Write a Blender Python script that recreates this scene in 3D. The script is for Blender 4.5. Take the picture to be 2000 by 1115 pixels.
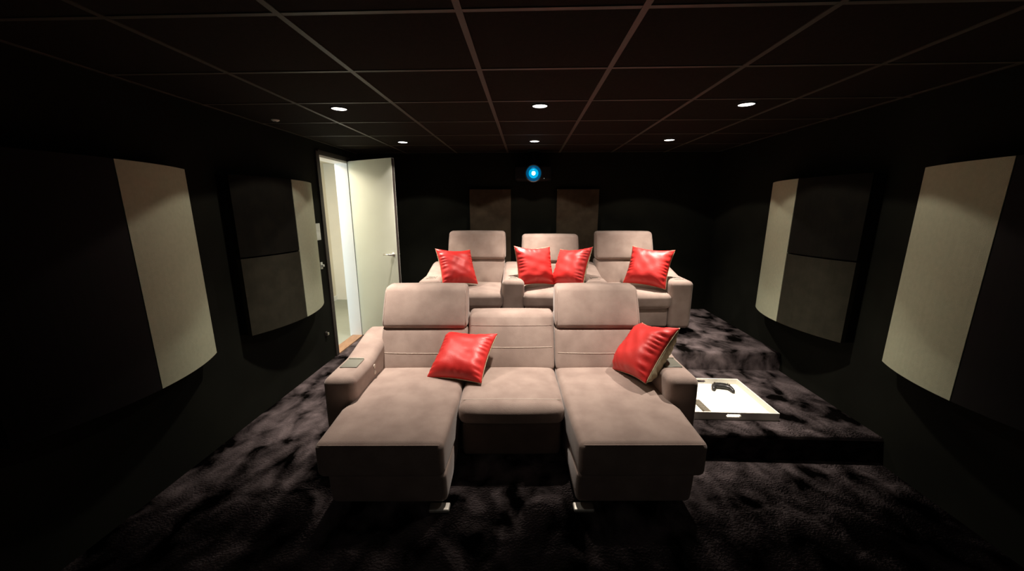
import bpy, bmesh, math, random
from mathutils import Vector, Matrix, noise
random.seed(7)
for o in list(bpy.data.objects): bpy.data.objects.remove(o)
S = bpy.context.scene
COL = S.collection
R = math.radians

# ------------------------------------------------------------------ camera
cam_d = bpy.data.cameras.new('camera'); cam = bpy.data.objects.new('camera', cam_d); COL.objects.link(cam)
S.camera = cam
cam.location = (0, 0, 1.6)
cam_d.sensor_width = 36; cam_d.lens = 717.12*36/2000
cam_d.clip_start = .02; cam_d.clip_end = 60
yaw, pitch, roll = R(-2.2585), R(12.026), R(0.044)
fw = Vector((math.sin(yaw)*math.cos(pitch), math.cos(yaw)*math.cos(pitch), -math.sin(pitch)))
rt = fw.cross(Vector((0, 0, 1))).normalized(); up = rt.cross(fw)
r2 = rt*math.cos(roll)+up*math.sin(roll); u2 = -rt*math.sin(roll)+up*math.cos(roll)
cam.rotation_euler = Matrix((r2, u2, -fw)).transposed().to_euler()

# ------------------------------------------------------------------ world, exposure
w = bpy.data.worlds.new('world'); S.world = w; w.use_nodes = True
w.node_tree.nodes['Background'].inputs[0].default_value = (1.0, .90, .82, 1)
w.node_tree.nodes['Background'].inputs[1].default_value = .055  # dim fill added through the open front end, lifts the chaise fronts
S.view_settings.view_transform = 'Standard'; S.view_settings.look = 'None'
S.view_settings.exposure = 0.0; S.view_settings.gamma = 1; S.view_settings.use_curve_mapping = False

# ------------------------------------------------------------------ lamps
CEIL = 2.24
LAMPS = [(-1.246, 2.57), (.078, 2.55), (1.378, 2.56), (-1.246, 3.845), (.07, 3.835), (1.366, 3.81)]
LAMP_POWER = 300.0
def spot_light(x, y, z, power):
    """one light with the wide, sharply cut beam of a recessed LED spot"""
    d = bpy.data.lights.new('downlight_beam', 'SPOT')
    d.energy = power; d.spot_size = R(117); d.spot_blend = .02; d.shadow_soft_size = .03
    d.color = (1.0, .87, .76); d.use_nodes = True
    nt = d.node_tree; em = nt.nodes['Emission']
    tc = nt.nodes.new('ShaderNodeNewGeometry'); sp = nt.nodes.new('ShaderNodeSeparateXYZ')
    ab = nt.nodes.new('ShaderNodeMath'); ab.operation = 'ABSOLUTE'
    ac = nt.nodes.new('ShaderNodeMath'); ac.operation = 'ARCCOSINE'
    dv = nt.nodes.new('ShaderNodeMath'); dv.operation = 'DIVIDE'; dv.inputs[1].default_value = R(60)
    rp = nt.nodes.new('ShaderNodeValToRGB')
    nt.links.new(tc.outputs['Incoming'], sp.inputs[0]); nt.links.new(sp.outputs['Z'], ab.inputs[0])
    nt.links.new(ab.outputs[0], ac.inputs[0]); nt.links.new(ac.outputs[0], dv.inputs[0]); nt.links.new(dv.outputs[0], rp.inputs[0])
    e = rp.color_ramp.elements
    prof = [(0, .95), (12, .82), (19, .60), (24, .39), (31, .20), (38, .075), (46, .045), (59, .042)]
    e[0].position = 0; e[0].color = (1, 1, 1, 1); e[1].position = prof[-1][0]/60; e[1].color = (prof[-1][1],)*3+(1,)
    for a, v in prof[1:-1]:
        n = e.new(a/60); n.color = (v, v, v, 1)
    nt.links.new(rp.outputs[0], em.inputs['Strength'])
    o = bpy.data.objects.new('downlight_beam', d); COL.objects.link(o); o.location = (x, y, z)
    return o

# ------------------------------------------------------------------ materials
def mat(name, col, rough=.6, metal=0, spec=.5, sheen=0, emit=None, es=0, aniso=0):
    m = bpy.data.materials.new(name); m.use_nodes = True
    b = m.node_tree.nodes['Principled BSDF']
    b.inputs['Base Color'].default_value = (*col, 1); b.inputs['Roughness'].default_value = rough
    b.inputs['Metallic'].default_value = metal; b.inputs['Specular IOR Level'].default_value = spec
    b.inputs['Sheen Weight'].default_value = sheen; b.inputs['Sheen Roughness'].default_value = .4
    if emit: b.inputs['Emission Color'].default_value = (*emit, 1); b.inputs['Emission Strength'].default_value = es
    return m
def mottled(name, c1, c2, scale, rough=.8, spec=.2, sheen=0, bump=0, bscale=200, detail=4, lo=.35, hi=.65, dist=0, stretch=None):
    m = mat(name, c1, rough, 0, spec, sheen); nt = m.node_tree; b = nt.nodes['Principled BSDF']
    tc = nt.nodes.new('ShaderNodeTexCoord'); src = tc.outputs['Object']
    if stretch:
        mp = nt.nodes.new('ShaderNodeMapping'); mp.inputs['Scale'].default_value = stretch
        nt.links.new(src, mp.inputs[0]); src = mp.outputs[0]
    n = nt.nodes.new('ShaderNodeTexNoise'); n.inputs['Scale'].default_value = scale; n.inputs['Detail'].default_value = detail
    n.inputs['Distortion'].default_value = dist
    nt.links.new(src, n.inputs['Vector'])
    rp = nt.nodes.new('ShaderNodeValToRGB'); rp.color_ramp.elements[0].position = lo; rp.color_ramp.elements[1].position = hi
    rp.color_ramp.elements[0].color = (*c1, 1); rp.color_ramp.elements[1].color = (*c2, 1)
    nt.links.new(n.outputs[0], rp.inputs[0]); nt.links.new(rp.outputs[0], b.inputs['Base Color'])
    if bump:
        n2 = nt.nodes.new('ShaderNodeTexNoise'); n2.inputs['Scale'].default_value = bscale; n2.inputs['Detail'].default_value = 2
        nt.links.new(tc.outputs['Object'], n2.inputs['Vector'])
        bp = nt.nodes.new('ShaderNodeBump'); bp.inputs['Strength'].default_value = bump; bp.inputs['Distance'].default_value = .004
        nt.links.new(n2.outputs[0], bp.inputs['Height']); nt.links.new(bp.outputs[0], b.inputs['Normal'])
    return m
M = {}
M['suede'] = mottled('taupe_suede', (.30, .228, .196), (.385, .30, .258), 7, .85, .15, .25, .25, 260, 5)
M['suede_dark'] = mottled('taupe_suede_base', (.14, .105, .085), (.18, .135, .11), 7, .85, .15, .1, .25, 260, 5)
M['thread'] = mat('seam_thread', (.62, .54, .46), .6)
M['carpet'] = mottled('brushed_carpet', (.006, .005, .0045), (.56, .455, .46), 4.8, .9, .0, 0, .22, 90, 12, .38, .82, .35, (1.25, 1.0, 1.0))
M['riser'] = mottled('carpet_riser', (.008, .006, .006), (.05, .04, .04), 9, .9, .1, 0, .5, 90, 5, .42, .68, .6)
M['wall'] = mottled('black_wall_fabric', (.006, .0068, .0046), (.009, .010, .0068), 3, .9, .12)
M['tile'] = mottled('black_ceiling_tile', (.011, .0085, .0055), (.015, .011, .0075), 60, .9, .1, 0, .2, 300)
M['grid'] = mat('ceiling_tee', (.05, .046, .034), .5)
M['cream'] = mottled('cream_diffuser_fabric', (.41, .44, .315), (.44, .47, .335), 40, .9, .1, 0, .3, 500)
M['darkfab'] = mottled('charcoal_diffuser_fabric', (.026, .025, .017), (.034, .032, .022), 12, .9, .1, 0, .3, 500)
M['darkfab2'] = mottled('black_diffuser_fabric', (.006, .006, .0045), (.009, .0085, .006), 12, .9, .1, 0, .3, 500)
M['brownfab'] = mottled('brown_panel_fabric', (.05, .038, .025), (.075, .057, .037), 9, .9, .1, 0, .3, 400)
M['black'] = mat('matt_black', (.006, .006, .006), .8, 0, .2)
M['blackgloss'] = mat('black_plastic', (.02, .02, .02), .35)
M['white'] = mottled('white_lacquer', (.60, .635, .56), (.63, .665, .59), 2, .45, .4)
M['jamb'] = mat('white_door_lining', (.85, .86, .86), .5)
M['casing'] = mat('dark_door_casing', (.035, .028, .024), .6)
M['oak'] = mottled('oak_threshold', (.32, .18, .11), (.42, .25, .15), 8, .5, .4, stretch=(8, 1, 1))
M['hallwall'] = mottled('hallway_plaster', (.74, .70, .60), (.77, .73, .63), 3, .8, .2)
M['hallfloor'] = mottled('hallway_floor', (.30, .32, .27), (.34, .36, .31), 2, .6, .4)
M['chrome'] = mat('brushed_chrome', (.75, .72, .66), .28, 1)
M['satin'] = mat('satin_chrome_foot', (.85, .82, .74), .5, .6)
M['plate'] = mat('white_switch_plastic', (.72, .78, .72), .4)
M['touch'] = mat('grey_glass_insert', (.17, .17, .14), .3)
M['redsilk'] = mottled('red_satin', (.58, .02, .018), (.68, .03, .026), 5, .46, .5, .0, .12, 90)
M['beige'] = mottled('beige_pillow_back', (.50, .43, .28), (.55, .47, .31), 20, .8, .2, 0, .2, 200)
M['tray'] = mat('white_tray', (.86, .85, .76), .35)
M['remote'] = mat('taupe_remote', (.16, .14, .10), .5)
M['lens'] = mat('glowing_lens', (0, .02, .05), .1, emit=(.75, 1, 1), es=14)
M['bloom_inner'] = mat('lens_bloom_inner', (0, .02, .05), .15, emit=(.0, .45, .85), es=1.0)  # lens glow widened into a cyan emissive ring, imitating bloom
M['bloom_outer'] = mat('lens_bloom_outer', (0, .01, .03), .2, emit=(.0, .20, .50), es=.35)  # outer bloom halo painted as a faint blue emissive ring
M['lamp'] = mat('lit_lamp', (.8, .8, .8), .5, emit=(1, .94, .86), es=9)

def lean_pile(m, scale=5.0, tilt=(.55, -2.3)):
    """the brushed pile leans towards the screen wall; brushing varies how far"""
    nt = m.node_tree; N = nt.nodes; Lk = nt.links; b = N['Principled BSDF']
    tc = N.new('ShaderNodeTexCoord'); no = N.new('ShaderNodeTexNoise'); no.inputs['Scale'].default_value = scale
    no.inputs['Detail'].default_value = 5; no.inputs['Distortion'].default_value = .8
    Lk.new(tc.outputs['Object'], no.inputs['Vector'])
    mr = N.new('ShaderNodeMapRange'); mr.inputs['From Min'].default_value = .35; mr.inputs['From Max'].default_value = .65
    mr.inputs['To Min'].default_value = .75; mr.inputs['To Max'].default_value = 1.35; Lk.new(no.outputs[0], mr.inputs['Value'])
    sc = N.new('ShaderNodeVectorMath'); sc.operation = 'SCALE'; sc.inputs[0].default_value = (tilt[0], tilt[1], 0); Lk.new(mr.outputs[0], sc.inputs['Scale'])
    ge = N.new('ShaderNodeNewGeometry'); ad = N.new('ShaderNodeVectorMath'); Lk.new(ge.outputs['Normal'], ad.inputs[0]); Lk.new(sc.outputs[0], ad.inputs[1])
    nm = N.new('ShaderNodeVectorMath'); nm.operation = 'NORMALIZE'; Lk.new(ad.outputs[0], nm.inputs[0])
    bp = next(n for n in N if n.type == 'BUMP'); Lk.new(nm.outputs[0], bp.inputs['Normal'])
lean_pile(M['carpet'])

# ------------------------------------------------------------------ helpers
def mesh_obj(name, bm, m, parent=None, smooth=False, loc=None):
    me = bpy.data.meshes.new(name); bmesh.ops.recalc_face_normals(bm, faces=bm.faces[:]); bm.to_mesh(me); bm.free()
    for mm in (m if isinstance(m, (list, tuple)) else [m]): me.materials.append(mm)
    if smooth:
        for p in me.polygons: p.use_smooth = True
    o = bpy.data.objects.new(name, me); COL.objects.link(o)
    if loc: o.location = loc
    if parent: o.parent = parent
    return o
def empty(name, loc=(0, 0, 0), rot=(0, 0, 0)):
    o = bpy.data.objects.new(name, None); COL.objects.link(o); o.location = loc; o.rotation_euler = rot; o.empty_display_size = .1
    return o
def tag(o, label=None, cat=None, group=None, kind=None):
    if label: o['label'] = label
    if cat: o['category'] = cat
    if group: o['group'] = group
    if kind: o['kind'] = kind
    return o
def box(bm, x0, x1, y0, y1, z0, z1):
    v = [bm.verts.new((x, y, z)) for x in (x0, x1) for y in (y0, y1) for z in (z0, z1)]
    for f in ((0, 1, 3, 2), (4, 6, 7, 5), (0, 4, 5, 1), (2, 3, 7, 6), (0, 2, 6, 4), (1, 5, 7, 3)): bm.faces.new([v[i] for i in f])
def axis_samples(h, r, n, k=4):
    c = [h-r+r*math.tan(R(45)*i/k) for i in range(k+1)]
    inner = [-(h-r)+2*(h-r)*i/n for i in range(1, n)]
    return [-a for a in reversed(c)]+inner+c
def rbox(bm, x0, x1, y0, y1, z0, z1, r, bulge=(0, 0, 0), n=10, f=None):
    """soft upholstered block: rounded box, faces puffed out, then an optional deformation"""
    c = Vector(((x0+x1)/2, (y0+y1)/2, (z0+z1)/2)); H = [(x1-x0)/2, (y1-y0)/2, (z1-z0)/2]
    r = min(r, min(H)*.98)
    A = [axis_samples(H[i], r, max(2, n if H[i] > .12 else n//2)) for i in range(3)]
    cache = {}
    def vert(p):
        k = (round(p[0], 5), round(p[1], 5), round(p[2], 5))
        if k in cache: return cache[k]
        q = Vector([max(-(H[i]-r), min(H[i]-r, p[i])) for i in range(3)]); d = Vector(p)-q
        s = q+d.normalized()*r if d.length > 1e-9 else q
        for i in range(3):
            j, l = (i+1) % 3, (i+2) % 3
            wgt = max(0, 1-(s[j]/H[j])**2)*max(0, 1-(s[l]/H[l])**2)
            s[i] += bulge[i]*(wgt**.7)*(s[i]/H[i])
        s = s+c
        if f: s = f(s)
        cache[k] = bm.verts.new(s); return cache[k]
    for i in range(3):
        j, l = (i+1) % 3, (i+2) % 3
        for sgn in (-1, 1):
            for a in range(len(A[j])-1):
                for b in range(len(A[l])-1):
                    pts = []
                    for u, v in ((a, b), (a+1, b), (a+1, b+1), (a, b+1)):
                        p = [0, 0, 0]; p[i] = sgn*H[i]; p[j] = A[j][u]; p[l] = A[l][v]; pts.append(vert(p))
                    try: bm.faces.new(pts)
                    except ValueError: pass
def tube(bm, pts, rad, n=8, closed=False):
    rings = []
    pts = [Vector(p) for p in pts]
    for i, p in enumerate(pts):
        a = pts[i-1] if (i or closed) else p; b = pts[(i+1) % len(pts)] if (i < len(pts)-1 or closed) else p
        t = (b-a).normalized(); s = t.cross(Vector((0, 0, 1)))
        if s.length < .1: s = t.cross(Vector((0, 1, 0)))
        s.normalize(); q = t.cross(s)
        rings.append([bm.verts.new(p+(s*math.cos(2*math.pi*k/n)+q*math.sin(2*math.pi*k/n))*rad) for k in range(n)])
    m = len(rings)
    for i in range(m if closed else m-1):
        for k in range(n): bm.faces.new((rings[i][k], rings[i][(k+1) % n], rings[(i+1) % m][(k+1) % n], rings[(i+1) % m][k]))
    if not closed: bm.faces.new(rings[0][::-1]); bm.faces.new(rings[-1])
def lathe(bm, prof, n=32, ax='Z', c=(0, 0, 0)):
    rings = []
    for (r, h) in prof:
        ring = []
        for k in range(n):
            a = 2*math.pi*k/n; x, y = r*math.cos(a), r*math.sin(a)
            p = (x, y, h) if ax == 'Z' else (x, h, y)
            ring.append(bm.verts.new(Vector(p)+Vector(c)))
        rings.append(ring)
    for i in range(len(rings)-1):
        for k in range(n): bm.faces.new((rings[i][k], rings[i][(k+1) % n], rings[i+1][(k+1) % n], rings[i+1][k]))
    bm.faces.new(rings[0][::-1]); bm.faces.new(rings[-1])

# ================================================================== THE ROOM
WL, WR, WB, WF = -2.08, 2.27, 4.62, -1.6
ST1, ST2 = .17, .33           # platform heights
Y1, Y2 = 2.158, 3.153         # platform front edges
DY0, DY1, DH = 3.745, 4.372, 2.112
bm = bmesh.new(); box(bm, WL-.02, WR+.02, WF-.02, WB+.02, -.1, 0)
tag(mesh_obj('floor', bm, M['carpet']), 'dark brushed carpet, low floor', kind='structure')
def soft_step(bm, x0, x1, y0, y1, z1):
    n = 5; r = .018
    prof = [(y0, 0)]+[(y0+r-r*math.cos(R(90)*i/n), z1-r+r*math.sin(R(90)*i/n)) for i in range(n+1)]+[(y1, z1), (y1, 0)]
    a = [bm.verts.new((x0, y, z)) for y, z in prof]; b = [bm.verts.new((x1, y, z)) for y, z in prof]
    for i in range(len(prof)):
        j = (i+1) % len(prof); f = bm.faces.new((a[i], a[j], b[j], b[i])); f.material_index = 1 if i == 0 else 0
    bm.faces.new(a); bm.faces.new(b[::-1])
bm = bmesh.new(); soft_step(bm, 1.11, WR, Y1, Y2+.02, ST1)
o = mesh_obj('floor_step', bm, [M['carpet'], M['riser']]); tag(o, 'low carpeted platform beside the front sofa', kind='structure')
bm = bmesh.new(); soft_step(bm, -1.36, WR, Y2, WB, ST2)
o = mesh_obj('floor_riser', bm, [M['carpet'], M['carpet']]); tag(o, 'upper carpeted platform under the rear recliners', kind='structure')
# walls
T = .10
bm = bmesh.new()
box(bm, WL-T, WL, WF, DY0, 0, CEIL); box(bm, WL-T, WL, DY1, WB, 0, CEIL); box(bm, WL-T, WL, DY0, DY1, DH, CEIL)
tag(mesh_obj('wall_left', bm, M['wall']), kind='structure')
for nm, b in (('wall_right', (WR, WR+T, WF, WB, 0, CEIL)), ('wall_back', (WL-T, WR+T, WB, WB+T, 0, CEIL))):
    bm = bmesh.new(); box(bm, *b); tag(mesh_obj(nm, bm, M['wall']), kind='structure')
# ceiling with its tee grid
bm = bmesh.new(); box(bm, WL-T, WR+T, WF-T, WB+T, CEIL, CEIL+.08)
ceil = tag(mesh_obj('ceiling', bm, M['tile']), kind='structure')
bm = bmesh.new()
for k in range(-1, 7):
    x = -1.459+.6136*k
    if WL < x < WR: box(bm, x-.012, x+.012, WF, WB, CEIL-.004, CEIL+.001)
mesh_obj('grid_main_runner', bm, M['grid'], ceil)
bm = bmesh.new()
for k in range(-5, 7):
    y = 1.373+.5358*k
    if WF < y < WB: box(bm, WL, WR, y-.0095, y+.0095, CEIL-.003, CEIL+.001)
mesh_obj('grid_cross_tee', bm, M['grid'], ceil)
# hallway beyond the door
HX = -3.36
bm = bmesh.new(); box(bm, HX, WL-T, 1.6, 6.2, -.06, -.005); tag(mesh_obj('floor_hallway', bm, M['hallfloor']), kind='structure')
bm = bmesh.new(); box(bm, HX, WL-T, 1.6, 6.2, 2.3, 2.36); tag(mesh_obj('ceiling_hallway', bm, M['hallwall']), kind='structure')
bm = bmesh.new(); box(bm, HX-.1, HX, 1.6, 6.2, -.06, 2.36); tag(mesh_obj('wall_hallway', bm, M['hallwall']), kind='structure')
bm = bmesh.new(); box(bm, HX-.1, WL-T, 6.2, 6.3, -.06, 2.36); box(bm, HX-.1, WL-T, 1.5, 1.6, -.06, 2.36); tag(mesh_obj('wall_hallway_end', bm, M['hallwall']), kind='structure')
bm = bmesh.new(); box(bm, HX, HX+.014, 1.6, 6.2, -.005, .07); tag(mesh_obj('baseboard_hallway', bm, M['jamb']), kind='structure')
# hallway side of the left wall, white
bm = bmesh.new()
box(bm, WL-T-.012, WL-T, 1.6, DY0, 0, 2.3); box(bm, WL-T-.012, WL-T, DY1, 6.2, 0, 2.3); box(bm, WL-T-.012, WL-T, DY0, DY1, DH, 2.3)
box(bm, WL-T, WL-T+.02, WB+T, 6.2, 0, 2.3)
tag(mesh_obj('wall_hallway_inner', bm, M['hallwall']), kind='structure')
# door lining (white on the hinge side), dark casing, threshold
bm = bmesh.new()
box(bm, WL-T-.05, WL-.002, DY1-.014, DY1, 0, DH)
box(bm, WL-T-.07, WL-.002, DY0, DY1, DH-.02, DH)
box(bm, WL-T-.07, WL-.03, DY0, DY0+.012, 0, DH)
tag(mesh_obj('trim_1', bm, M['jamb']), 'white door lining', kind='structure')
bm = bmesh.new()
box(bm, WL-.03, WL+.014, DY0-.045, DY0+.012, 0, DH+.03); box(bm, WL-.002, WL+.014, DY0, DY1+.04, DH, DH+.045)
tag(mesh_obj('trim_2', bm, M['casing']), 'dark door casing', kind='structure')
bm = bmesh.new(); box(bm, WL-T-.02, WL+.01, DY0+.012, DY1-.014, -.001, .012)
tag(mesh_obj('trim_3', bm, M['oak']), 'oak threshold', kind='structure')
# door leaf, opened into the room
hx, hy = -2.078, 4.366; fx, fy = -1.455, 4.06
ang = math.atan2(fy-hy, fx-hx); L = math.hypot(fx-hx, fy-hy)
door = tag(empty('door_1', (hx, hy, 0), (0, 0, ang)), 'white door leaf standing open into the room', kind='structure')
bm = bmesh.new(); box(bm, 0, L, 0, .04, .012, DH+.005)
leaf = mesh_obj('door_leaf', bm, M['white'], door)
bm = bmesh.new(); box(bm, L-.001, L+.0015, .004, .036, .02, DH); mesh_obj('leaf_edge', bm, M['casing'], leaf)
bm = bmesh.new()
for s, y in ((-1, 0), (1, .04)):
    hz = 1.075
    lathe(bm, [(.024, y), (.024, y+s*.008), (.010, y+s*.009), (.010, y+s*.05)], 16, 'Y', (L-.055, 0, hz))
    tube(bm, [(L-.055, y+s*.048, hz), (L-.10, y+s*.05, hz), (L-.165, y+s*.048, hz)], .009)
mesh_obj('door_handle', bm, M['chrome'], door, True)
bm = bmesh.new(); lathe(bm, [(.007, 0), (.007, .09)], 12, 'Z', (-.008, .02, .25)); lathe(bm, [(.007, 0), (.007, .09)], 12, 'Z', (-.008, .02, 1.80))
mesh_obj('hinge', bm, M['chrome'], door, True)

# hallway lamps: a daylight-coloured lamp towards the near end and a warm ceiling lamp
def hall_lamp(name, loc, size, power, col, rot=(0, 0, 0), label=''):
    d = bpy.data.lights.new(name, 'AREA'); d.shape = 'RECTANGLE'; d.size, d.size_y = size; d.energy = power; d.color = col
    o = bpy.data.objects.new(name, d); COL.objects.link(o); o.location = loc; o.rotation_euler = rot
    return o
hall_lamp('hallway_window_daylight', (-2.75, 1.65, 1.4), (.9, 1.4), 32, (.55, .80, 1.0), (R(90), 0, 0))
hall_lamp('hallway_ceiling_lamp', (-2.8, 4.1, 2.28), (.5, .8), 40, (1, .86, .66))

# ================================================================== SOFAS
def curve_pts(f, x0, x1, y, z, n=14): return [f(Vector((x0+(x1-x0)*i/n, y, z))) for i in range(n+1)]
IDENT = lambda v: v
def arm(parent, x0, x1, y0, y1, ztop, zback, z0, side=0):
    """upholstered armrest rising towards the back; side face vertical, rounded top"""
    def f(v):
        t = (v.y-y0)/(y1-y0)
        v = v.copy()
        if v.z > z0+.1: v.z += (zback-ztop)*max(0, min(1, (t-.42)/.45))*min(1, (v.z-z0-.1)/(ztop-z0-.12))
        return v
    bm = bmesh.new(); rbox(bm, x0, x1, y0, y1, z0, ztop, .045, (.006, .006, .008), 10, f)
    a = mesh_obj('armrest', bm, M['suede'], parent, True)
    return a
def arm_panel(a, xc, y0, y1, z, big=True):
    w = .055 if big else .045
    bm = bmesh.new(); rbox(bm, xc-w, xc+w, y0, y1, z-.01, z+.004, .004, n=2)
    o = mesh_obj('control_panel', bm, M['touch'] if big else M['suede'], a, True)
    bm = bmesh.new()
    if big:
        box(bm, xc-w+.004, xc+w-.004, y1-.001, y1+.008, z-.004, z+.009)
        e = mesh_obj('panel_edge', bm, M['chrome'], a)
    else:
        box(bm, xc-w+.012, xc+w-.012, (y0+y1)/2-.01, (y0+y1)/2+.012, z+.0035, z+.0065)
        e = mesh_obj('panel_slot', bm, M['touch'], a)
def buttons(a, x, y, z, s):
    bm = bmesh.new()
    for k in range(2): lathe(bm, [(.016, 0), (.015, .005*s)], 16, 'Z')
    bm.free(); bm = bmesh.new()
    for dz in (-.022, .022):
        ring = [[bm.verts.new((x+h*s, y+r_*math.cos(t*math.pi/8), z+dz+r_*math.sin(t*math.pi/8))) for t in range(16)] for r_, h in ((.016, 0), (.015, .006), (.006, .0035))]
        for i in range(2):
            for k in range(16): bm.faces.new((ring[i][k], ring[i][(k+1) % 16], ring[i+1][(k+1) % 16], ring[i+1][k]))
        bm.faces.new(ring[2])
    mesh_obj('recline_button', bm, M['thread'], a, True)

def lean(y0, z0, k):
    """tilt a block backwards about the line y0,z0 : k metres of setback per metre of height"""
    def f(v): return Vector((v.x, v.y+(v.z-z0)*k, v.z))
    return f
def back_cushion(parent, x0, x1, y, z0, z1, k, seam=True, thick=.17, n=12):
    f0 = lean(y, z0, k)
    def f(v):
        v = f0(v)
        return v
    bm = bmesh.new(); rbox(bm, x0, x1, y, y+thick, z0, z1, .03, (.004, .018, .008), n, f)
    c = mesh_obj('back_cushion', bm, M['suede'], parent, True)
    if seam:
        zs = z0+(z1-z0)*seam
        bm = bmesh.new(); pts = []
        for i in range(17):
            t = -1+2*i/16; x = (x0+x1)/2+t*((x1-x0)/2-.018)
            v = (zs-(z0+z1)/2)/((z1-z0)/2); wgt = (max(0, 1-t*t*.93)*(1-v*v))**.7
            pts.append(f0(Vector((x, y-.0005-.018*wgt, zs))))
        tube(bm, pts, .0022, 6); mesh_obj('seam', bm, M['thread'], c, True)
    return c
def headrest(parent, x0, x1, y, z0, z1, k, thick=.14, taper=.0):
    cx = (x0+x1)/2; zm = (z0+z1)/2
    def f(v):
        t = (v.z-z0)/(z1-z0)
        v = v.copy(); v.x = cx+(v.x-cx)*(1-taper*t)
        v.y += (v.z-z0)*k+.03*t*t
        return v
    bm = bmesh.new(); rbox(bm, x0, x1, y, y+thick, z0, z1, .034, (.006, .012, .006), 12, f)
    h = mesh_obj('headrest', bm, M['suede'], parent, True)
    for s in (-1, 1):   # welt along each side edge
        bm = bmesh.new()
        tube(bm, [f(Vector((cx+s*((x1-x0)/2-.012), y+.004, z0+.03+(z1-z0-.06)*i/8))) for i in range(9)], .003, 6)
        mesh_obj('seam', bm, M['suede'], h, True)
    return h

# ---------------- front sofa with two chaises
SF = tag(empty('chaise_sofa', (-.09, 2.2, 0), (0, 0, R(2.5))),
         'taupe suede front row sofa with two long chaise seats and adjustable headrests', 'sofa')
MW = .655; SEAT = .43
bodies = []
for i, cx in enumerate((-MW, 0, MW)):
    x0, x1 = cx-MW/2+.004, cx+MW/2-.004
    ch = i != 1
    # carcass behind and under
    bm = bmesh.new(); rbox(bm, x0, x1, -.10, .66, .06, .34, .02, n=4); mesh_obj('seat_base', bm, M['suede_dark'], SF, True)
    bm = bmesh.new(); rbox(bm, x0+.003, x1-.003, (.58 if ch else .62), .74, .06, .78 if ch else .74, .04, n=6); mesh_obj('back_shell', bm, M['suede'], SF, True)
    if ch:
        s = -1 if i == 0 else 1
        def f(v, s=s, cx=cx):
            v = v.copy()
            out = (v.x-cx)*s
            t = max(0, min(1, (-.12-v.y)/.10)); t = t*t*(3-2*t)          # widens in front of the armrest
            if out > 0: v.x += s*.035*t*(out/(MW/2))
            t2 = max(0, min(1, (-.12-v.y)/.42))
            if out < 0: v.x -= s*.02*t2*(-out/(MW/2))*-1
            if v.z > .36: v.z += .012*math.exp(-((v.y-.02)/.22)**2)-.012*t2
            return v
        bm = bmesh.new(); rbox(bm, x0, x1, -.545, .46, .22, SEAT, .035, (.004, .008, .016), 16, f)
        st = mesh_obj('chaise_cushion', bm, M['suede'], SF, True)
        bm = bmesh.new()
        pts = [f(Vector((x0+.02+(x1-x0-.04)*k/16, -.538, SEAT-.008))) for k in range(17)]
        tube(bm, pts, .003, 6); mesh_obj('seam', bm, M['suede'], st, True)
        bm = bmesh.new()
        def g(v, cx=cx, s=s):
            v = v.copy(); t = (.22-v.z)/.2
            if v.y < -.3: v.y += .02*t
            return v
        rbox(bm, x0+.015, x1-.015, -.535, -.06, .045, .24, .03, (.008, .006, 0), 10, g)
        mesh_obj('chaise_base', bm, M['suede'], SF, True)
        # chrome skid feet near the inner front corner, small glides elsewhere
        for fx_, fy_ in ((cx-s*(MW/2-.062), -.50), (cx+s*(MW/2-.14), -.40), (cx-s*(MW/2-.10), -.16)):
            bm = bmesh.new()
            if fy_ == -.50: rbox(bm, fx_-.055, fx_+.055, fy_-.035, fy_+.02, 0, .022, .008, n=3)
            else: rbox(bm, fx_-.03, fx_+.03, fy_-.03, fy_+.03, 0, .05, .006, n=3)
            mesh_obj('foot', bm, M['satin'] if fy_ == -.50 else M['black'], SF, True)
    else:
        def f(v, cx=cx):
            v = v.copy()
            if v.z > .36: v.z += .008*math.exp(-((v.y-.0)/.2)**2)
            return v
        bm = bmesh.new(); rbox(bm, x0, x1, -.215, .46, .31, SEAT, .052, (.004, .012, .014), 14, f)
        st = mesh_obj('seat_cushion', bm, M['suede'], SF, True)
        bm = bmesh.new(); pts = []
        for k in range(17):
            t = -1+k/8
            pts.append((cx+t*.31, -.13, SEAT+.0055+.0145*((1-t*t*.9)*.36)**.7*1.0))
        tube(bm, pts, .0022, 6); mesh_obj('seam', bm, M['thread'], st, True)
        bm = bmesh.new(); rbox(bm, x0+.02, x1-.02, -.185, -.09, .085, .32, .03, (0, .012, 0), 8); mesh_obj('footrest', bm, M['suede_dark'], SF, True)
    if ch:
        back_cushion(SF, x0, x1, .325, .41, .715, .42, .42)
        headrest(SF, x0, x1, .432, .705, 1.005, .32, .15, .03)
    else:
        back_cushion(SF, x0, x1, .33, .41, .805, .42, .42, .17)
        bm = bmesh.new(); pts = []
        for k in range(17):
            t = -1+k/8; v = (.725-.6075)/.1975; wgt = (max(0, 1-t*t*.93)*(1-v*v))**.7
            pts.append((cx+t*(MW/2-.022), .33+(.725-.41)*.42-.0005-.018*wgt, .725))
        tube(bm, pts, .0022, 6); mesh_obj('seam', bm, M['suede'], SF, True)
for s in (-1, 1):
    xi, xo = s*(MW*1.5+.005-.035), s*(MW*1.5+.165)
    a = arm(SF, min(xi, xo), max(xi, xo), -.155, .66, .585, .66, .05, s)
    arm_panel(a, (xi+xo)/2, .0, .13, .592)
    buttons(a, xi-s*.003, .17, .50, -s)
    for y in (-.08, .58):
        bm = bmesh.new(); rbox(bm, (xi+xo)/2-.04, (xi+xo)/2+.04, y-.03, y+.03, 0, .06, .006, n=3); mesh_obj('foot', bm, M['black'], SF, True)

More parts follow.
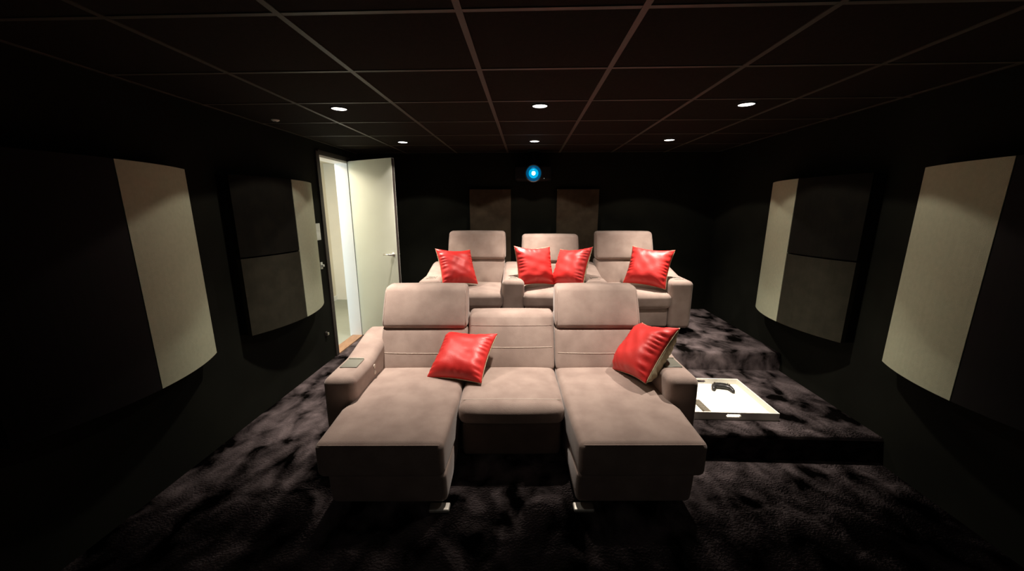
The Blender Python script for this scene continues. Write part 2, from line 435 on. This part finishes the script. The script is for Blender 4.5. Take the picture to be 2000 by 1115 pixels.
# ---------------- rear row of three recliners
SB = tag(empty('recliner_sofa', (.28, 3.9, ST2), (0, 0, R(1.5))),
         'taupe suede rear row sofa of three recliner seats with four armrests on the raised platform', 'sofa')
SW, AW = .62, .218
ax = [-.5*(3*SW+4*AW)+i*(SW+AW) for i in range(4)]
for i in range(3):
    x0, x1 = ax[i]+AW, ax[i+1]; cx = (x0+x1)/2; x0 -= .004; x1 += .004
    dz = -.035 if i == 1 else 0
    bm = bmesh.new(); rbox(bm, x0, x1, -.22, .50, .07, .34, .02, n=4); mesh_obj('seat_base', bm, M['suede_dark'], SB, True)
    bm = bmesh.new(); rbox(bm, x0+.01, x1-.01, .38, .54, .08, .68, .03, n=4); mesh_obj('back_shell', bm, M['suede'], SB, True)
    bm = bmesh.new(); rbox(bm, x0, x1, -.36, .30, .28, .43, .045, (.004, .014, .02), 12); mesh_obj('seat_cushion', bm, M['suede'], SB, True)
    bm = bmesh.new(); rbox(bm, x0+.01, x1-.01, -.315, -.20, .08, .285, .025, (0, .008, 0), 6); mesh_obj('footrest', bm, M['suede'], SB, True)
    back_cushion(SB, x0, x1, .185, .40, .70+dz, .30, 0, .16)
    headrest(SB, x0-.012, x1+.012, .24, .692+dz, 1.00+dz, .24, .13, .02)
    for y in (-.18, .44):
        bm = bmesh.new(); rbox(bm, cx-.2, cx+.2, y-.02, y+.02, 0, .08, .006, n=3); mesh_obj('foot', bm, M['black'], SB, True)
for i in range(4):
    a = arm(SB, ax[i]-.002, ax[i]+AW+.002, -.335, .46, .555, .64, .07, 0)
    arm_panel(a, ax[i]+AW/2, -.24, -.12, .560, False)

# ================================================================== PILLOWS
def pillow(name, label, c, rot, s=.42, th=.075, seed=0, group=None, crease=1.0):
    """square cushion: red satin face towards -Y, beige back; pinched corners, gathers along the edges"""
    h = s/2; n = 60
    yw, tl, rl = (R(a) for a in rot)
    Mx = Matrix.Rotation(yw, 4, 'Z') @ Matrix.Rotation(tl, 4, 'X') @ Matrix.Rotation(rl, 4, 'Y')
    root = empty(name); root.matrix_world = Matrix.Translation(c) @ Mx
    tag(root, label, 'cushion', group)
    rnd = random.Random(seed)
    ph = [rnd.uniform(0, 6.28) for _ in range(8)]
    def pt(u, v, side):
        # edges curve inwards between the corners
        x = u*h*(1-.085*(1-v*v)**1.0); z = v*h*(1-.085*(1-u*u)**1.0)
        e = max(0, (1-u**4))*max(0, (1-v**4))
        y = th*(e**.62)
        # gathers: ridges running inwards from the side seams
        du, dv = 1-abs(u), 1-abs(v)
        gx = math.exp(-(du/.22)**2)*math.sin(v*30+ph[0]+2.6*math.sin(v*5+ph[1]))*(1-v**8)
        gz = math.exp(-(dv/.20)**2)*math.sin(u*17+ph[2]+2*math.sin(u*4+ph[3]))*(1-u**8)
        nz = noise.noise(Vector((u*2.2+seed, v*2.2, side*3.1+seed)))
        amp = min(1, min(du, dv)*9)
        y += crease*amp*(.0058*gx+.0035*gz)+.007*nz*e
        # long soft folds running from the corners
        d1 = (u*math.cos(.7+ph[4]*.1)+v*math.sin(.7+ph[4]*.1))
        y += crease*.0015*math.sin(d1*13+ph[5])*e
        sag = .012*(1-v)*e
        return Vector((x, -side*(y+sag), z-.012*(1-u*u)*(v > 0)*v))
    for side, nm, mt in ((1, 'front_cover', M['redsilk']), (-1, 'back_cover', M['beige'])):
        bm = bmesh.new(); g = []
        for i in range(n+1):
            row = []
            for j in range(n+1):
                u = math.sin((i/n-.5)*math.pi)*.35+(i/n*2-1)*.65; v = math.sin((j/n-.5)*math.pi)*.35+(j/n*2-1)*.65
                row.append(bm.verts.new(pt(u, v, side)))
            g.append(row)
        for i in range(n):
            for j in range(n): bm.faces.new((g[i][j], g[i+1][j], g[i+1][j+1], g[i][j+1]))
        o = mesh_obj(nm, bm, mt, root, True)
        # thin cloth thickness
        md = o.modifiers.new('thickness', 'SOLIDIFY'); md.thickness = .002; md.offset = -1
        tag(o, 'red satin face' if side == 1 else 'beige back face')
    bm = bmesh.new(); e = []
    K = 20
    for (a, b, cc, d) in ((-1, -1, 1, -1), (1, -1, 1, 1), (1, 1, -1, 1), (-1, 1, -1, -1)):
        for k in range(K):
            t = k/K; e.append(pt(a+(cc-a)*t, b+(d-b)*t, 1)*1.004)
    tube(bm, e, .0028, 6, True); tag(mesh_obj('piping', bm, M['beige'], root, True), 'beige edge seam')
    return root
G = 'red satin cushions on the sofas'
pillow('throw_pillow', 'red satin cushion leaning in the left armrest corner of the rear row', (-.735, 3.82, .985), (40, -32, 6), .41, .07, 1, G)
pillow('throw_pillow', 'red satin cushion with bright glare, left of the two on the rear middle seat', (.085, 3.83, 1.0), (26, -22, 3), .42, .075, 2, G)
pillow('throw_pillow', 'red satin cushion turned sideways, right of the two on the rear middle seat', (.47, 3.83, .995), (-48, -30, -9), .42, .075, 3, G)
pillow('throw_pillow', 'red satin cushion leaning in the right armrest corner of the rear row', (1.27, 3.83, .995), (-30, -30, 3), .43, .075, 4, G)
pillow('throw_pillow', 'red satin cushion lying tilted between the left and middle front seats', (-.445, 2.44, .57), (-20, -56, -5), .41, .07, 5, G)
pillow('throw_pillow', 'red satin cushion showing its beige back, standing on the right front chaise', (.815, 2.42, .635), (-84, -38, -16), .42, .098, 6, G, 1.4)

# ================================================================== WALL DIFFUSERS
ZB, ZT = .68, 1.815
def diffuser_unit(sx, wall, yc, label, dark, peak=.205, end=.085, half=.485):
    """bowed acoustic unit on a side wall; sx=+1 for the left wall (bows towards +X), far half cream, near half charcoal"""
    sag = peak-end; Rr = (half*half+sag*sag)/(2*sag)
    def X(t): return wall+sx*(end+math.sqrt(Rr*Rr-(t*half)**2)-(Rr-sag)-.0)
    root = tag(empty('acoustic_diffuser', (wall, yc, ZB)), label, 'acoustic panel')
    def skin(t0, t1, z0, z1, m, nm, lbl=None, off=0):
        bm = bmesh.new(); n = 14; a = []; b = []
        outer = [(X(t0+(t1-t0)*i/n)+sx*off-wall, (t0+(t1-t0)*i/n)*half) for i in range(n+1)]
        inner = [(x-sx*.03, y) for x, y in reversed(outer)]
        loop = outer+inner
        A = [bm.verts.new((x, y, z0)) for x, y in loop]; B = [bm.verts.new((x, y, z1)) for x, y in loop]
        k = len(loop)
        for i in range(k): bm.faces.new((A[i], A[(i+1) % k], B[(i+1) % k], B[i]))
        for i in range(n):
            bm.faces.new((A[i], A[i+1], A[k-2-i], A[k-1-i])); bm.faces.new((B[k-1-i], B[k-2-i], B[i+1], B[i]))
        o = mesh_obj(nm, bm, m, root)
        if lbl: o['label'] = lbl
        return o
    H = ZT-ZB
    skin(.012, 1, .0, H, M['cream'], 'cream_panel', 'cream fabric half facing the room')
    if dark:
        skin(-1, .0, 0, H*.5-.006, M['darkfab'], 'charcoal_panel', 'lower charcoal fabric panel')
        skin(-1, .0, H*.5+.006, H, M['darkfab2'], 'charcoal_panel', 'upper charcoal fabric panel')
    else:
        skin(-1, .0, 0, H, M['black'], 'black_panel', 'black fabric half')
    # timber box that carries the skins
    bm = bmesh.new(); n = 20
    pts = [(X(-1+2*i/n)-wall-sx*.03, (-1+2*i/n)*half) for i in range(n+1)]
    loop = pts+[(0, half), (0, -half)]
    A = [bm.verts.new((x, y, .004)) for x, y in loop]; B = [bm.verts.new((x, y, H-.004)) for x, y in loop]
    k = len(loop)
    for i in range(k): bm.faces.new((A[i], A[(i+1) % k], B[(i+1) % k], B[i]))
    for i in range(n):
        pass
    bm.faces.new(A[::-1]); bm.faces.new(B)
    mesh_obj('mounting_box', bm, M['black'], root)
    return root
GD = 'bowed acoustic panels on the side walls'
diffuser_unit(1, WL, 1.67, 'bowed cream acoustic panel on left wall, nearest the camera', False).__setitem__('group', GD)
diffuser_unit(1, WL, 2.955, 'bowed acoustic panel of cream and charcoal on left wall beside the doorway', True).__setitem__('group', GD)
diffuser_unit(-1, WR, 1.71, 'bowed cream acoustic panel on right wall, nearest the camera', False).__setitem__('group', GD)
diffuser_unit(-1, WR, 2.985, 'bowed acoustic panel of cream and charcoal on right wall, farther back', True).__setitem__('group', GD)
# flat absorbers on the back wall
for x0, x1, side in ((-.70, -.195, 'left'), (.363, .866, 'right')):
    r_ = tag(empty('absorber_panel', ((x0+x1)/2, WB, ZB)), f'dim brown fabric panel on the back wall, {side} of the glowing blue lens', 'acoustic panel', 'flat absorbers on the back wall')
    wv = (x1-x0)/2
    bm = bmesh.new(); rbox(bm, -wv, wv, -.05, -.012, 0, ZT-ZB, .008, n=4); mesh_obj('fabric_face', bm, M['brownfab'], r_, True)
    bm = bmesh.new(); box(bm, -wv+.01, wv-.01, -.014, 0, .01, ZT-ZB-.01); mesh_obj('panel_frame', bm, M['black'], r_)

# ================================================================== PROJECTOR
PX, PY, PZ = .072, 4.33, 1.975
pr = tag(empty('projector', (PX, PY, PZ)), 'black ceiling projector with glowing blue lens above the rear row', 'projector')
bm = bmesh.new(); rbox(bm, -.21, .21, 0, .27, -.075, .085, .025, n=4); mesh_obj('body', bm, M['black'], pr, True)
bm = bmesh.new(); lathe(bm, [(.10, .01), (.10, -.012), (.088, -.018), (.086, -.004), (.084, .0)], 40, 'Y'); mesh_obj('lens_ring', bm, M['blackgloss'], pr, True)
bm = bmesh.new(); lathe(bm, [(.085, -.004), (.07, -.009), (.056, -.0105)], 40, 'Y'); ln = mesh_obj('lens', bm, M['bloom_outer'], pr, True)  # outermost disc of the lens, lit to stand in for bloom
bm = bmesh.new(); lathe(bm, [(.055, -.0105), (.045, -.013), (.022, -.0165)], 40, 'Y'); mesh_obj('lens_bloom', bm, M['bloom_inner'], ln, True)
bm = bmesh.new(); lathe(bm, [(.021, -.0165), (.012, -.019), (.003, -.0195)], 32, 'Y'); mesh_obj('lens_core', bm, M['lens'], ln, True)
bm = bmesh.new(); lathe(bm, [(.004, -.001), (.004, -.004)], 12, 'Y', (.12, 0, -.055)); mesh_obj('indicator', bm, mat('indicator_white', (.5, .5, .5), emit=(.7, .8, .8), es=.5), pr, True)
bm = bmesh.new(); lathe(bm, [(.022, .08), (.022, CEIL-PZ-.012)], 16, 'Z', (0, .13, 0)); lathe(bm, [(.07, CEIL-PZ-.014), (.07, CEIL-PZ)], 24, 'Z', (0, .13, 0)); mesh_obj('ceiling_mount', bm, M['black'], pr, True)

# ================================================================== DOWNLIGHTS
names = ['left lamp of the nearer row of ceiling spots', 'middle lamp of the nearer row of ceiling spots', 'right lamp of the nearer row of ceiling spots',
         'left lamp of the far row of ceiling spots', 'middle lamp of the far row of ceiling spots', 'right lamp of the far row of ceiling spots']
for (x, y), nm in zip(LAMPS, names):
    t = tag(empty('downlight', (x, y, CEIL)), 'lit round recessed downlight, '+nm, 'ceiling light', 'recessed ceiling spots')
    bm = bmesh.new()
    n = 36
    prof = [(.056, -.001), (.056, -.006), (.050, -.009), (.047, -.006), (.047, -.001)]
    rings = [[bm.verts.new((r_*math.cos(2*math.pi*k/n), r_*math.sin(2*math.pi*k/n), h)) for k in range(n)] for r_, h in prof]
    for i in range(len(prof)-1):
        for k in range(n): bm.faces.new((rings[i][k], rings[i][(k+1) % n], rings[i+1][(k+1) % n], rings[i+1][k]))
    mesh_obj('trim_ring', bm, M['black'], t, True)
    bm = bmesh.new(); lathe(bm, [(.047, -.001), (.046, -.0045), (.03, -.0065), (.002, -.007)], 36, 'Z'); mesh_obj('diffuser', bm, M['lamp'], t, True)
    spot_light(x, y, CEIL-.04, LAMP_POWER*(.86 if nm.startswith('middle lamp of the nearer') else 1))
# small ceiling sensor by the left wall
t = tag(empty('ceiling_sensor', (-1.885, 2.87, CEIL)), 'tiny pale round sensor on the ceiling above the left wall', 'sensor')
bm = bmesh.new(); lathe(bm, [(.028, 0), (.028, -.006), (.018, -.012), (.003, -.014)], 24, 'Z'); mesh_obj('housing', bm, M['plate'], t, True)
bm = bmesh.new(); lathe(bm, [(.008, -.0135), (.006, -.019), (.002, -.021)], 16, 'Z'); mesh_obj('sensor_eye', bm, M['blackgloss'], t, True)

# ================================================================== SWITCHES AND SOCKET BY THE DOOR
def plate(name, label, cat, y, z, w_, h_, kind):
    r_ = tag(empty(name, (WL, y, z)), label, cat)
    bm = bmesh.new(); rbox(bm, 0, .012, -w_/2, w_/2, -h_/2, h_/2, .004, n=2); mesh_obj('cover_plate', bm, M['plate'], r_, True)
    if kind == 'switch':
        for d in (-1, 1):
            bm = bmesh.new(); rbox(bm, .010, .017, -w_/2+.012, w_/2-.012, d*h_/4-h_/4+.012, d*h_/4+h_/4-.012, .002, n=2); mesh_obj('rocker', bm, M['plate'], r_, True)
    elif kind == 'knob':
        bm = bmesh.new(); rbox(bm, .011, .035, -.012, .012, -.012, .012, .006, n=2); mesh_obj('knob', bm, M['plate'], r_, True)
    else:
        bm = bmesh.new(); rbox(bm, .010, .030, -.015, .015, -.015, .015, .005, n=2); mesh_obj('plug', bm, M['chrome'], r_, True)
    return r_
plate('light_switch', 'white double light switch between the acoustic panel and the doorway', 'switch', 3.585, 1.36, .11, .165, 'switch')
plate('dimmer_switch', 'small white dimmer below the double switch by the doorway', 'switch', 3.60, 1.02, .035, .07, 'knob')
plate('wall_socket', 'small wall socket near the floor left of the doorway', 'socket', 3.555, .31, .035, .05, 'plug').children[0].data.materials[0] = M['casing']

# ================================================================== TRAY AND WHAT LIES ON IT
TX, TY = 1.43, 2.595; TW, TD = .305, .26
tr = tag(empty('serving_tray', (TX, TY, ST1)), 'white rimmed serving tray on the low platform beside the front sofa', 'tray')
bm = bmesh.new(); rbox(bm, -TW+.004, TW-.004, -TD+.004, TD-.004, .001, .012, .003, n=3); mesh_obj('tray_base', bm, M['tray'], tr)
bm = bmesh.new(); H_ = .056; t_ = .009
box(bm, -TW, -TW+t_, -TD, TD, 0, H_); box(bm, TW-t_, TW, -TD, TD, 0, H_)
for sy in (-1, 1):   # front and rear rims with a grip slot
    ya, yb = (-TD, -TD+t_) if sy < 0 else (TD-t_, TD)
    box(bm, -TW+t_, -.05, ya, yb, 0, H_); box(bm, .05, TW-t_, ya, yb, 0, H_); box(bm, -.05, .05, ya, yb, 0, .02); box(bm, -.05, .05, ya, yb, .044, H_)
    for sx in (-1, 1): box(bm, min(sx*.05, sx*.044), max(sx*.05, sx*.044), ya, yb, .02, .026); box(bm, min(sx*.05, sx*.044), max(sx*.05, sx*.044), ya, yb, .038, .044)
mesh_obj('tray_rim', bm, M['tray'], tr)
# game controller
gc = tag(empty('game_controller', (1.572, 2.775, ST1+.012), (0, 0, R(-14))), 'black game controller lying on the white tray', 'game controller'); gc.scale = (.88, .88, .88)
bm = bmesh.new()
def gcf(v):
    v = v.copy(); a = abs(v.x)/.078
    v.y -= .055*max(0, a-.45)**1.4*1.6; v.z += .004*(1-a); return v
rbox(bm, -.078, .078, -.026, .034, .002, .036, .015, (0, .004, .006), 14, gcf)
mesh_obj('body', bm, M['blackgloss'], gc, True)
for s in (-1, 1):
    bm = bmesh.new(); prof = [(s*.058, .0, .020, .024), (s*.068, -.03, .019, .022), (s*.075, -.06, .017, .018), (s*.078, -.082, .016, .010)]
    rings = [[bm.verts.new((x+r_*math.cos(k*math.pi/6), y, z+r_*.9*math.sin(k*math.pi/6))) for k in range(12)] for x, y, z, r_ in prof]
    for i in range(3):
        for k in range(12): bm.faces.new((rings[i][k], rings[i][(k+1) % 12], rings[i+1][(k+1) % 12], rings[i+1][k]))
    bm.faces.new(rings[0][::-1]); bm.faces.new(rings[-1]); mesh_obj('grip', bm, M['blackgloss'], gc, True)
    bm = bmesh.new(); lathe(bm, [(.006, .034), (.006, .046), (.010, .047), (.009, .051)], 16, 'Z', (s*.026, -.006, 0)); mesh_obj('thumbstick', bm, M['blackgloss'], gc, True)
bm = bmesh.new()
for dx, dy in ((0, .010), (0, -.010), (.010, 0), (-.010, 0)): lathe(bm, [(.004, .036), (.004, .044)], 10, 'Z', (.055+dx, .012+dy, 0))
mesh_obj('face_button', bm, M['remote'], gc, True)
bm = bmesh.new(); box(bm, -.064, -.046, .009, .015, .036, .044); box(bm, -.058, -.052, .003, .021, .036, .044); mesh_obj('direction_pad', bm, M['remote'], gc)
# remote control and a small stick remote
for nm, lb, x, y, rz, w_, l_ in (('remote_control', 'taupe remote control at the front left of the white tray', 1.283, 2.475, 4, .046, .17), ('remote_control', 'small dark remote at the rear left of the white tray', 1.37, 2.80, 80, .02, .05)):
    rc = tag(empty(nm, (x, y, ST1+.012), (0, 0, R(rz))), lb, 'remote control')
    bm = bmesh.new(); rbox(bm, -w_/2, w_/2, -l_/2, l_/2, .001, .016, .006, n=4); mesh_obj('casing', bm, M['remote'], rc, True)
    bm = bmesh.new()
    for a in range(5):
        for b in (-1, 0, 1): lathe(bm, [(w_*.09, .0155), (w_*.09, .0175)], 8, 'Z', (b*w_*.27, -l_*.3+a*l_*.15, 0))
    mesh_obj('button', bm, M['touch'], rc, True)
